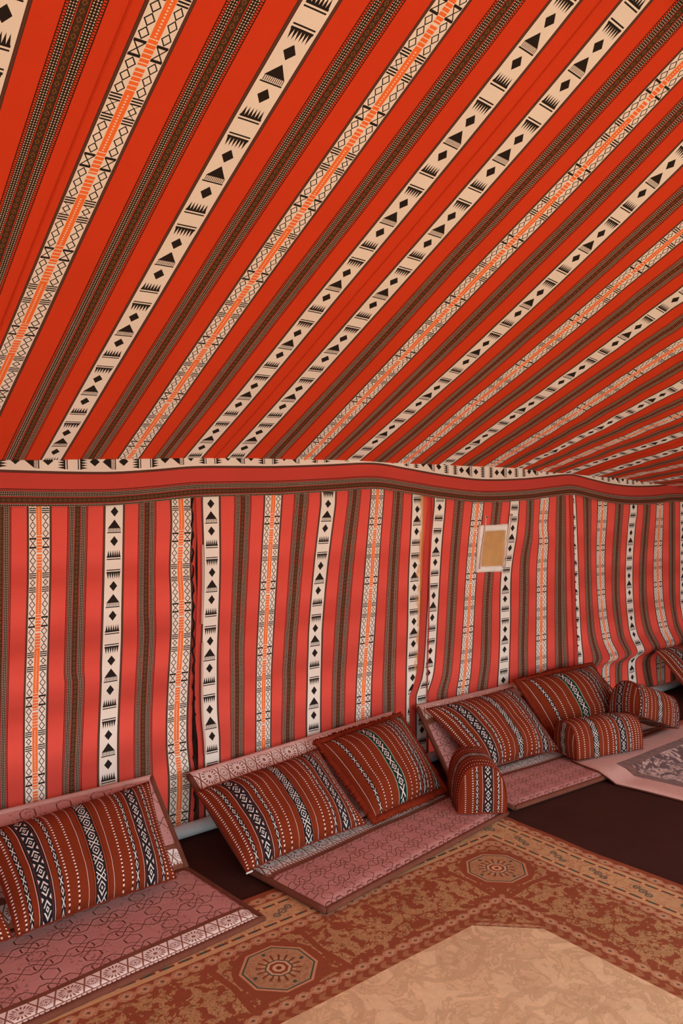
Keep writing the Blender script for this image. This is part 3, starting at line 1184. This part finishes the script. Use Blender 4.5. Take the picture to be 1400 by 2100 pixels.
bolster('arched bolster standing at the right end of the middle floor seat', (2.932, 2.553, 0.047), (0.80, -0.60, 0), (0.60, 0.80, 0), (0, 0, 1), 0.25, 0.245, 0.29, 1)
bolster('bolster lying lengthways on the pink rug before the fringed cushion', (3.945, 2.795, 0.056), (0.27, 0.96, 0), (0.96, -0.27, 0), (0, 0, 1), 0.22, 0.205, 0.49, 2, off=(-0.42, 0.0))
_ax = Vector((0.40, -0.06, -0.150)).normalized()
_up = Vector((0.42, 0.10, 0.9))
_up = (_up - _ax * _up.dot(_ax)).normalized()
_tn = _ax.cross(_up)
bolster('bolster tipped up beside the fringed cushion, far right', (4.52, 2.765, 0.202), tuple(-_tn), tuple(_ax), tuple(_up), 0.24, 0.22, 0.40, 3)

# ------------------------------------------------------------------ rugs
def rug_done(g, col, k=1.0):
    ob = g.obj()
    f = g.noise(330.0, 2, 0.7, vec=ob)
    n = g.noise(3.0, 3, 0.6, vec=ob)
    c = g.noise(45.0, 2, 0.6, vec=ob)
    return g.done(g.scalecol(col, (f - 0.5) * 0.55 + (n - 0.5) * 0.3 + (c - 0.5) * 0.25 + 1.0), f + c * 0.5, 0.0035, 0.5)


R_BR, R_TAN, R_GOLD, R_LT, R_GRN = (0.30, 0.080, 0.033), (0.62, 0.37, 0.175), (0.46, 0.245, 0.095), (0.70, 0.41, 0.22), (0.075, 0.10, 0.075)


def rug_plain(name, c):
    g = G(name, 0.95)
    return rug_done(g, c if not isinstance(c, tuple) else g.mix(0.0, c, c))


def rug_bead(name, per, k=0.7):
    g = G(name, 0.95)
    v = (g.y / per).fr() - 0.5
    u = g.x
    w = g.noise(60, 2, 0.5)
    d = abs(v) * 2.4 + abs(u) / k + (w - 0.5) * 1.3
    fl = (d < 0.95) * (d > 0.34)
    arm = abs(abs(u) - abs(abs(v) - 0.5) * 2.2 + (w - 0.5) * 1.6) < 0.15
    dot = d < 0.26
    col = g.mix(fl.mx(arm * (abs(u) < 0.8)) * 0.78, R_BR, R_LT)
    return rug_done(g, g.mix(dot, col, R_GRN))


def rug_arrow(name):
    g = G(name, 0.95)
    s = (g.y / 0.052 + abs(g.x) * 0.35).fr()
    w = g.noise(50, 2, 0.5)
    return rug_done(g, g.mix((s + (w - 0.5) * 0.4) < 0.5, R_BR, (0.40, 0.17, 0.075)))


def rug_dash(name):
    g = G(name, 0.95)
    s = (g.y / 0.07).fr()
    col = g.mix(s < 0.35, (0.24, 0.062, 0.026), R_GRN)
    return rug_done(g, g.mix(abs(s - 0.68) < 0.1, col, R_LT))


def rug_sprig(name):
    g = G(name, 0.95)
    x, y = g.x * 0.0515, g.y
    n = g.noise(22, 3, 0.5, 1.2, vec=g.vec(y, abs(x)))
    scroll = abs(n - 0.5) < 0.022
    per = 0.20
    v = ((y / per).fr() - 0.5) * per
    w = g.noise(75, 2, 0.5)
    def ring(cx, cy, r):
        dx, dy = v - cx, x - cy
        d = g.math('SQRT', dx * dx + dy * dy) + (w - 0.5) * 0.012
        return abs(d - r) < 0.0035
    m = ring(0.0, 0.0, 0.014).mx(ring(0.034, 0.014, 0.012)).mx(ring(-0.034, -0.012, 0.012))
    m = m.mx((abs(x - v * 0.4 + (w - 0.5) * 0.02) < 0.003) * (abs(v) < 0.05))
    col = g.mix(scroll * 0.6, R_TAN, (0.36, 0.10, 0.04))
    return rug_done(g, g.mix(m * 0.85, col, R_GRN))


def medallion(g, r, th, base):
    pet = abs((th * 2.546).fr() - 0.5)
    col = g.mix(r < 1.0, base, (0.60, 0.30, 0.15))
    col = g.mix((r < 0.93) * (r > 0.88), col, R_GRN)
    col = g.mix((r < 0.88), col, (0.56, 0.32, 0.16))
    n = g.noise(60, 2, 0.5, 1.0)
    col = g.mix((abs(n - 0.5) < 0.05) * (r < 0.86) * (r > 0.45) * 0.8, col, (0.27, 0.09, 0.035))
    col = g.mix((r < 0.60) * (pet < 0.16) * (r > 0.3), col, (0.22, 0.07, 0.03))
    p4 = abs((th * 0.6366).fr() - 0.5)
    col = g.mix((abs(r - 0.74) < 0.055) * (p4 > 0.455), col, R_GRN)
    col = g.mix((r < 0.36), col, R_GRN)
    col = g.mix((r < 0.32), col, R_LT)
    col = g.mix((r < 0.25), col, (0.26, 0.07, 0.03))
    col = g.mix((r < 0.17), col, R_LT)
    return g.mix(r < 0.075, col, (0.2, 0.05, 0.02))


MAIN_H = 0.15


def rug_main(name):
    g = G(name, 0.95)
    per = 1.12
    x = g.x * MAIN_H
    v = ((g.y / per + 0.5).fr() - 0.5) * per
    va = abs(v)
    w1 = g.noise(9, 2, 0.5, 0.0, vec=g.vec(va + 3, x))
    n = g.noise(15, 3.5, 0.55, 1.3, vec=g.vec(va + 1.3, x))
    n2 = g.noise(46, 2, 0.5, 1.0, vec=g.vec(va + 7.1, x))
    leaf = (n + (n2 - 0.5) * 0.42).step(0.475, 0.525)
    rim = (abs(n + (n2 - 0.5) * 0.42 - 0.53) < 0.020).mx((abs(n2 - 0.56) < 0.045) * (n > 0.54))
    col = g.mix(leaf, R_BR, g.mix(n2.step(0.42, 0.6), R_GOLD, (0.30, 0.135, 0.055)))
    col = g.mix(rim * 0.7, col, (0.60, 0.35, 0.17))
    rr = g.math('SQRT', v * v + x * x)
    # ribbon of plain ground around the medallion
    col = g.mix((rr < 0.158).mx(abs(va - 0.175 - abs(x) * 0.1) < 0.012), col, R_BR)
    th = g.math('ARCTAN2', x, v)
    octr = va.mx(abs(x)).mx((va + abs(x)) * 0.7071) / 0.126
    return rug_done(g, medallion(g, octr, th, col))


def rug_field(name):
    g = G(name, 0.95)
    n = g.noise(7, 3, 0.55, 1.5)
    n2 = g.noise(16, 2, 0.5, 1.0)
    m = (abs(n - 0.5) < 0.03).mx((abs(n2 - 0.52) < 0.03) * (n > 0.5))
    t = n.step(0.25, 0.85)
    col = g.mix(t * 0.7, (0.84, 0.60, 0.34), (0.64, 0.40, 0.20))
    px, py = ((g.x / 0.56).fr() - 0.5) * 0.56, ((g.y / 0.56).fr() - 0.5) * 0.56
    rr = g.math('SQRT', px * px + py * py) + (n2 - 0.5) * 0.05
    th = g.math('ARCTAN2', py, px)
    rose = (abs(rr - 0.19) < 0.012).mx(abs(rr - 0.10 - abs((th * 1.273).fr() - 0.5) * 0.05) < 0.010).mx(rr < 0.035)
    m = m.mx(rose)
    col = g.mix(m * 0.4, col, (0.52, 0.31, 0.16))
    return rug_done(g, col)


RUGM = [rug_plain('rug edge', R_BR), rug_bead('rug flower row', 0.075, 0.85), rug_plain('rug tan', R_TAN), rug_dash('rug dashed line'), rug_sprig('rug sprigs'),
        rug_bead('rug bead guard', 0.062, 0.8), rug_main('rug main border'), rug_arrow('rug arrow guard'), rug_field('rug field')]
RX1, RY1, RX0, RY0 = 3.065, 2.65, -0.5, -2.6


def rug_z(x, y):
    k = math.exp(-((x - 3.03) / 0.16) ** 2)
    return 0.012 + 0.010 * k * max(nz(y * 3.2, 5.0), -0.6) + 0.002 * nz(x * 3, y * 3)


def rug():
    lv = [0, .02, .075, .098, .110, .215, .227, .25, .31, .61, .66, .697]
    mi_of = [0, 1, 2, 3, 4, 3, 2, 5, 6, 5, 7]
    V, F, MI, UV = [], [], [], []

    def pt(side, d, s):
        """s in 0..1 along the side, mitred at both ends; returns point and distance from the middle of the corner medallion"""
        if side == 0: a, b = (RX1 - d, RY1 - d), (RX0 + d, RY1 - d)      # wall side, measured from the far right corner
        elif side == 1: a, b = (RX1 - d, RY1 - d), (RX1 - d, RY0 + d)
        elif side == 2: a, b = (RX0 + d, RY0 + d), (RX0 + d, RY1 - d)
        else: a, b = (RX0 + d, RY0 + d), (RX1 - d, RY0 + d)
        x, y = a[0] + (b[0] - a[0]) * s, a[1] + (b[1] - a[1]) * s
        o = {0: RX1 - 0.46, 1: RY1 - 0.46, 2: RY0 + 0.46, 3: RX0 + 0.46}[side]
        c = {0: x, 1: y, 2: y, 3: x}[side]
        return x, y, (o - c) if side < 2 else (c - o)
    for side in range(4):
        n = 70 if side < 2 else 6
        for k in range(len(lv) - 1):
            sub = 3 if k == 8 else 1
            for ss in range(sub):
                d0 = lv[k] + (lv[k + 1] - lv[k]) * ss / sub
                d1 = lv[k] + (lv[k + 1] - lv[k]) * (ss + 1) / sub
                u0, u1 = -1 + 2 * ss / sub, -1 + 2 * (ss + 1) / sub
                b = len(V)
                vv = []
                for i in range(n + 1):
                    for d in (d0, d1):
                        x, y, m = pt(side, d, i / n)
                        if side == 1: x += 0.022 * nz(y * 2.6, 1.5) * max(1 - d / 0.5, 0) * min(i / 8, 1)
                        V.append((x, y, rug_z(x, y)))
                        vv.append(m)
                for i in range(n):
                    q = b + i * 2
                    e = i * 2
                    F.append((q, q + 2, q + 3, q + 1))
                    MI.append(mi_of[k])
                    UV.append(((u0, vv[e]), (u0, vv[e + 2]), (u1, vv[e + 3]), (u1, vv[e + 1])))
    d = lv[-1]
    fx0, fx1, fy0, fy1 = RX0 + d, RX1 - d, RY0 + d, RY1 - d
    nx, ny = 24, 30
    for i in range(nx):
        for j in range(ny):
            xs = [fx0 + (fx1 - fx0) * (i + q) / nx for q in (0, 1)]
            ys = [fy0 + (fy1 - fy0) * (j + q) / ny for q in (0, 1)]
            b = len(V)
            V += [(xs[0], ys[0], rug_z(xs[0], ys[0])), (xs[1], ys[0], rug_z(xs[1], ys[0])), (xs[1], ys[1], rug_z(xs[1], ys[1])), (xs[0], ys[1], rug_z(xs[0], ys[1]))]
            F.append((b, b + 1, b + 2, b + 3))
            MI.append(8)
            UV.append(tuple((V[b + e][0], V[b + e][1]) for e in range(4)))
    # hem down to the ground
    b = len(V)
    ring = []
    for (x, y) in [(RX1 + 0.022 * nz((RY1 - (RY1 - RY0) * i / 70) * 2.6, 1.5) * min(i / 8, 1), RY1 - (RY1 - RY0) * i / 70) for i in range(71)] + [(RX1 - (RX1 - RX0) * i / 10, RY0) for i in range(1, 11)] + \
            [(RX0, RY0 + (RY1 - RY0) * i / 10) for i in range(1, 11)] + [(RX0 + (RX1 - RX0) * i / 70, RY1) for i in range(1, 71)]:
        ring.append(len(V))
        V += [(x, y, rug_z(x, y)), (x, y, 0.0005)]
    for p, q in zip(ring, ring[1:]):
        F.append((p, p + 1, q + 1, q))
        MI.append(0)
        UV.append(((0, 0),) * 4)
    o = link('rug', V, F, RUGM, MI, UV)
    tag(o, 'large tan and rust carpet with octagon medallions in its wide border', 'rug')
    # cut corner of the field: a raised triangular spandrel of border pattern, edged by a guard stripe
    c = (fx1, fy1)
    k = 0.185
    z = 0.0016
    tri = [(c[0], c[1]), (c[0] - k, c[1]), (c[0], c[1] - k)]
    N = 8
    V2, F2, MI2, UV2 = [], [], [], []
    def P(a, t):        # a 0..1 from the corner to the cut, t along
        x = c[0] - k * a * (1 - t)
        y = c[1] - k * a * t
        return (x, y, rug_z(x, y) + z)
    for lo, hi, m in ((0.0, 0.74, 6), (0.74, 0.80, 7), (0.80, 1.0, 5)):
        for i in range(N):
            b = len(V2)
            V2 += [P(lo, i / N), P(hi, i / N), P(hi, (i + 1) / N), P(lo, (i + 1) / N)]
            F2.append((b, b + 1, b + 2, b + 3))
            MI2.append({6: 0, 7: 1, 5: 2}[m])
            L = k * 1.414
            if m == 6:
                UV2.append(tuple(((V2[b + e][0] - c[0]) / MAIN_H + 0.2, V2[b + e][1] - c[1] + 0.45) for e in range(4)))
            else:
                UV2.append(((-1, L * i / N), (1, L * i / N), (1, L * (i + 1) / N), (-1, L * (i + 1) / N)))
    link('corner_spandrel', V2, F2, [RUGM[6], RUGM[7], RUGM[5]], MI2, UV2, parent=o)
    return o


rug()


def pr_done(g, col):
    return rug_done(g, col)


def prayer_mats():
    g = G('rug rose plush', 0.9)
    a = rug_done(g, g.mix(0.0, (0.70, 0.43, 0.36), (0.5, 0.3, 0.2)))
    g = G('rug brown band', 0.9, 0.2)
    n = g.noise(30, 2, 0.5, 1.0)
    b = rug_done(g, g.mix(n.step(0.4, 0.6), (0.14, 0.05, 0.032), (0.22, 0.085, 0.05)))
    g = G('rug dark flowers on cream', 0.9, 0.2)
    n = g.noise(11, 3, 0.6, 1.8)
    n2 = g.noise(26, 2, 0.5, 1.0)
    m = n.step(0.50, 0.54).mx((abs(n2 - 0.5) < 0.05) * 0.8)
    c = rug_done(g, g.mix(m, (0.62, 0.42, 0.34), (0.10, 0.034, 0.026)))
    return [a, b, c]


def pink_rug():
    x0, x1, y1, y0 = 3.925, 5.6, 2.735, 1.0
    mats = prayer_mats()
    xs = [x0, x0 + .06, x0 + .12, x0 + .175, x0 + .245] + [x0 + .245 + (x1 - x0 - .49) * i / 10 for i in range(1, 11)] + [x1 - .175, x1 - .08, x1]
    ys = [y1, y1 - .07, y1 - .14, y1 - .20, y1 - .265] + [y1 - .265 - (y1 - y0 - .53) * i / 22 for i in range(1, 23)] + [y0 + .2, y0 + .1, y0]

    def edge_y(x):                                   # front edge of the seat beneath
        return 2.545 + (x - 3.165) * (2.43 - 2.545) / 1.835

    def P(x, y):
        t = (y - edge_y(x) + 0.07) / 0.075
        t = min(max(t, 0), 1)
        t = t * t * (3 - 2 * t)
        z = 0.008 + 0.035 * t + 0.004 * nz(x * 5, y * 5)
        xx = x - 0.055 * min(max((y1 - y) / 0.3, 0), 1) + 0.06 * min(max((2.45 - y) / 0.4, 0), 1)
        return (xx, y, z)
    V = [P(x, y) for x in xs for y in ys]
    n = len(ys)
    F, MI, UV = [], [], []
    for i in range(len(xs) - 1):
        for j in range(n - 1):
            q = i * n + j
            F.append((q, q + n, q + n + 1, q + 1))
            di, dj = min(i, len(xs) - 2 - i), min(j, n - 2 - j)
            d = 3 if (i >= 4 and j >= 4 and i < len(xs) - 3 and j < n - 3) else (2 if (i >= 3 and j >= 3 and i < len(xs) - 2 and j < n - 2) else 0)
            MI.append(2 if d == 3 else 1 if d == 2 else 0)
            UV.append(tuple((V[k][0], V[k][1]) for k in F[-1]))
    o = link('rug', V, F, mats, MI, UV)
    m = o.modifiers.new('pile', 'SOLIDIFY')
    m.thickness = 0.007
    m.offset = -1
    tag(o, 'small rose pink rug with brown band and dark flowers, at the right edge', 'rug')
    tube('binding', [V[i * n] for i in range(len(xs))][::-1] + [V[j] for j in range(1, n)], 0.0045, M['bind'], o, 6)
    return o


pink_rug()

# ------------------------------------------------------------------ mesh window patch hung on the wall
M['canvas'] = plain('off white canvas', (0.86, 0.80, 0.70), 0.9, 0.001, 0.15, 20)
M['mesh'] = plain('tan mesh', (0.58, 0.32, 0.12), 0.9, 0.001, 0.25, 14)
WY = 3.362
wo = empty('window_1', (3.96, WY, 1.25), label='small off white framed tan mesh window patch hung by two cords', kind='structure')
wc = Vector(wo.location)
outq = [(3.847, 1.408), (4.12, 1.408), (4.063, 1.099), (3.813, 1.109)]
inq = [(3.884, 1.366), (4.100, 1.367), (4.077, 1.136), (3.853, 1.144)]


def sub_edge(q, n=8):
    r = []
    for i in range(4):
        a, b = q[i], q[(i + 1) % 4]
        r += [(a[0] + (b[0] - a[0]) * k / n, a[1] + (b[1] - a[1]) * k / n) for k in range(n)]
    return r


A_, B_ = sub_edge(outq), sub_edge(inq)
V, F = [], []
n = len(A_)
for (ax, az), (bx, bz) in zip(A_, B_):
    wv = 0.005 * nz(ax * 9, az * 9)
    V += [(ax - wc.x, 0.012, az - wc.z + wv), (ax - wc.x, -0.001, az - wc.z + wv), ((ax * 2 + bx) / 3 - wc.x, -0.006, (az * 2 + bz) / 3 - wc.z),
          ((ax + bx * 2) / 3 - wc.x, -0.006, (az + bz * 2) / 3 - wc.z), (bx - wc.x, -0.002, bz - wc.z), (bx - wc.x, 0.008, bz - wc.z)]
for i in range(n):
    p, q = i * 6, ((i + 1) % n) * 6
    for e in range(5):
        F.append((p + e, q + e, q + e + 1, p + e + 1))
close_up(link('window_frame', V, F, M['canvas'], parent=wo))
V, F = [], []
for j in range(7):
    for i in range(7):
        s, t = i / 6, j / 6
        tx = (inq[0][0] * (1 - s) + inq[1][0] * s) * (1 - t) + (inq[3][0] * (1 - s) + inq[2][0] * s) * t
        tz = (inq[0][1] * (1 - s) + inq[1][1] * s) * (1 - t) + (inq[3][1] * (1 - s) + inq[2][1] * s) * t
        V.append((tx - wc.x, 0.006 - 0.005 * math.sin(math.pi * s) * math.sin(math.pi * t), tz - wc.z))
for j in range(6):
    for i in range(6):
        q = j * 7 + i
        F.append((q, q + 1, q + 8, q + 7))
link('mesh_screen', V, F, M['mesh'], parent=wo)
M['cordw'] = plain('pinkish white cord', (0.66, 0.50, 0.42), 0.9)
for (xa, za), (xb, zb) in (((3.891, 1.458), (3.825, 1.13)), ((4.142, 1.467), (4.072, 1.122))):
    tube('window_cord', [(xa + (xb - xa) * k / 8 - wc.x + 0.002 * math.sin(k), -0.013 + (0.004 if k == 0 else 0), za + (zb - za) * k / 8 - wc.z) for k in range(9)], 0.0042, M['cordw'], wo, 8)
    bm = bmesh.new()
    bmesh.ops.create_cone(bm, segments=16, radius1=0.010, radius2=0.008, depth=0.008, cap_ends=True, matrix=Matrix.Translation((xa - wc.x, -0.012, za - wc.z)) @ Matrix.Rotation(math.pi / 2, 4, 'X'))
    from_bm('eyelet', bm, M['cordw'], wo)
    bm = bmesh.new()
    bmesh.ops.create_cone(bm, segments=12, radius1=0.0055, radius2=0.0045, depth=0.006, cap_ends=True, matrix=Matrix.Translation((xa - wc.x, -0.0165, za - wc.z)) @ Matrix.Rotation(math.pi / 2, 4, 'X'))
    from_bm('rivet', bm, M['cord'], wo)

# ------------------------------------------------------------------ rolled ground sheet along the foot of the wall
M['sheet'] = plain('white tarpaulin', (0.60, 0.60, 0.58), 0.55, 0.002, 0.15, 9)
V, F = [], []
xs = [-1.9 + 0.1 * i for i in range(99)]
cs = 10
for x in xs:
    r = 0.034 + 0.006 * nz(x * 1.7, 3)
    y = WALL - 0.052 + 0.010 * nz(x * 0.9, 8)
    for k in range(cs):
        an = 2 * math.pi * k / cs
        V.append((x, y + math.cos(an) * r * 1.05, 0.004 + r * 0.92 + math.sin(an) * r * 0.92))
for i in range(len(xs) - 1):
    for k in range(cs):
        F.append((i * cs + k, (i + 1) * cs + k, (i + 1) * cs + (k + 1) % cs, i * cs + (k + 1) % cs))
F.append(tuple(range(cs)))
F.append(tuple((len(xs) - 1) * cs + k for k in range(cs))[::-1])
roll = link('ground_sheet_roll', V, F, M['sheet'])
close_up(roll)
tag(roll, 'rolled white tarpaulin lying along the foot of the wall', 'tarpaulin')

# ------------------------------------------------------------------ ridge pole under the peak of the roof
M['pole'] = plain('dark ridge pole wood', (0.05, 0.025, 0.012), 0.7, 0.002, 0.3, 12)
rp = tube('ridge_pole', [(-1.98 + 0.499 * i, RIDGE_Y, roof_z(-1.98 + 0.499 * i, RIDGE_Y) - 0.052) for i in range(21)], 0.038, M['pole'], None, 14)
tag(rp, 'dark wooden pole under the peak of the roof', kind='structure')
rp.name = 'trim_2'
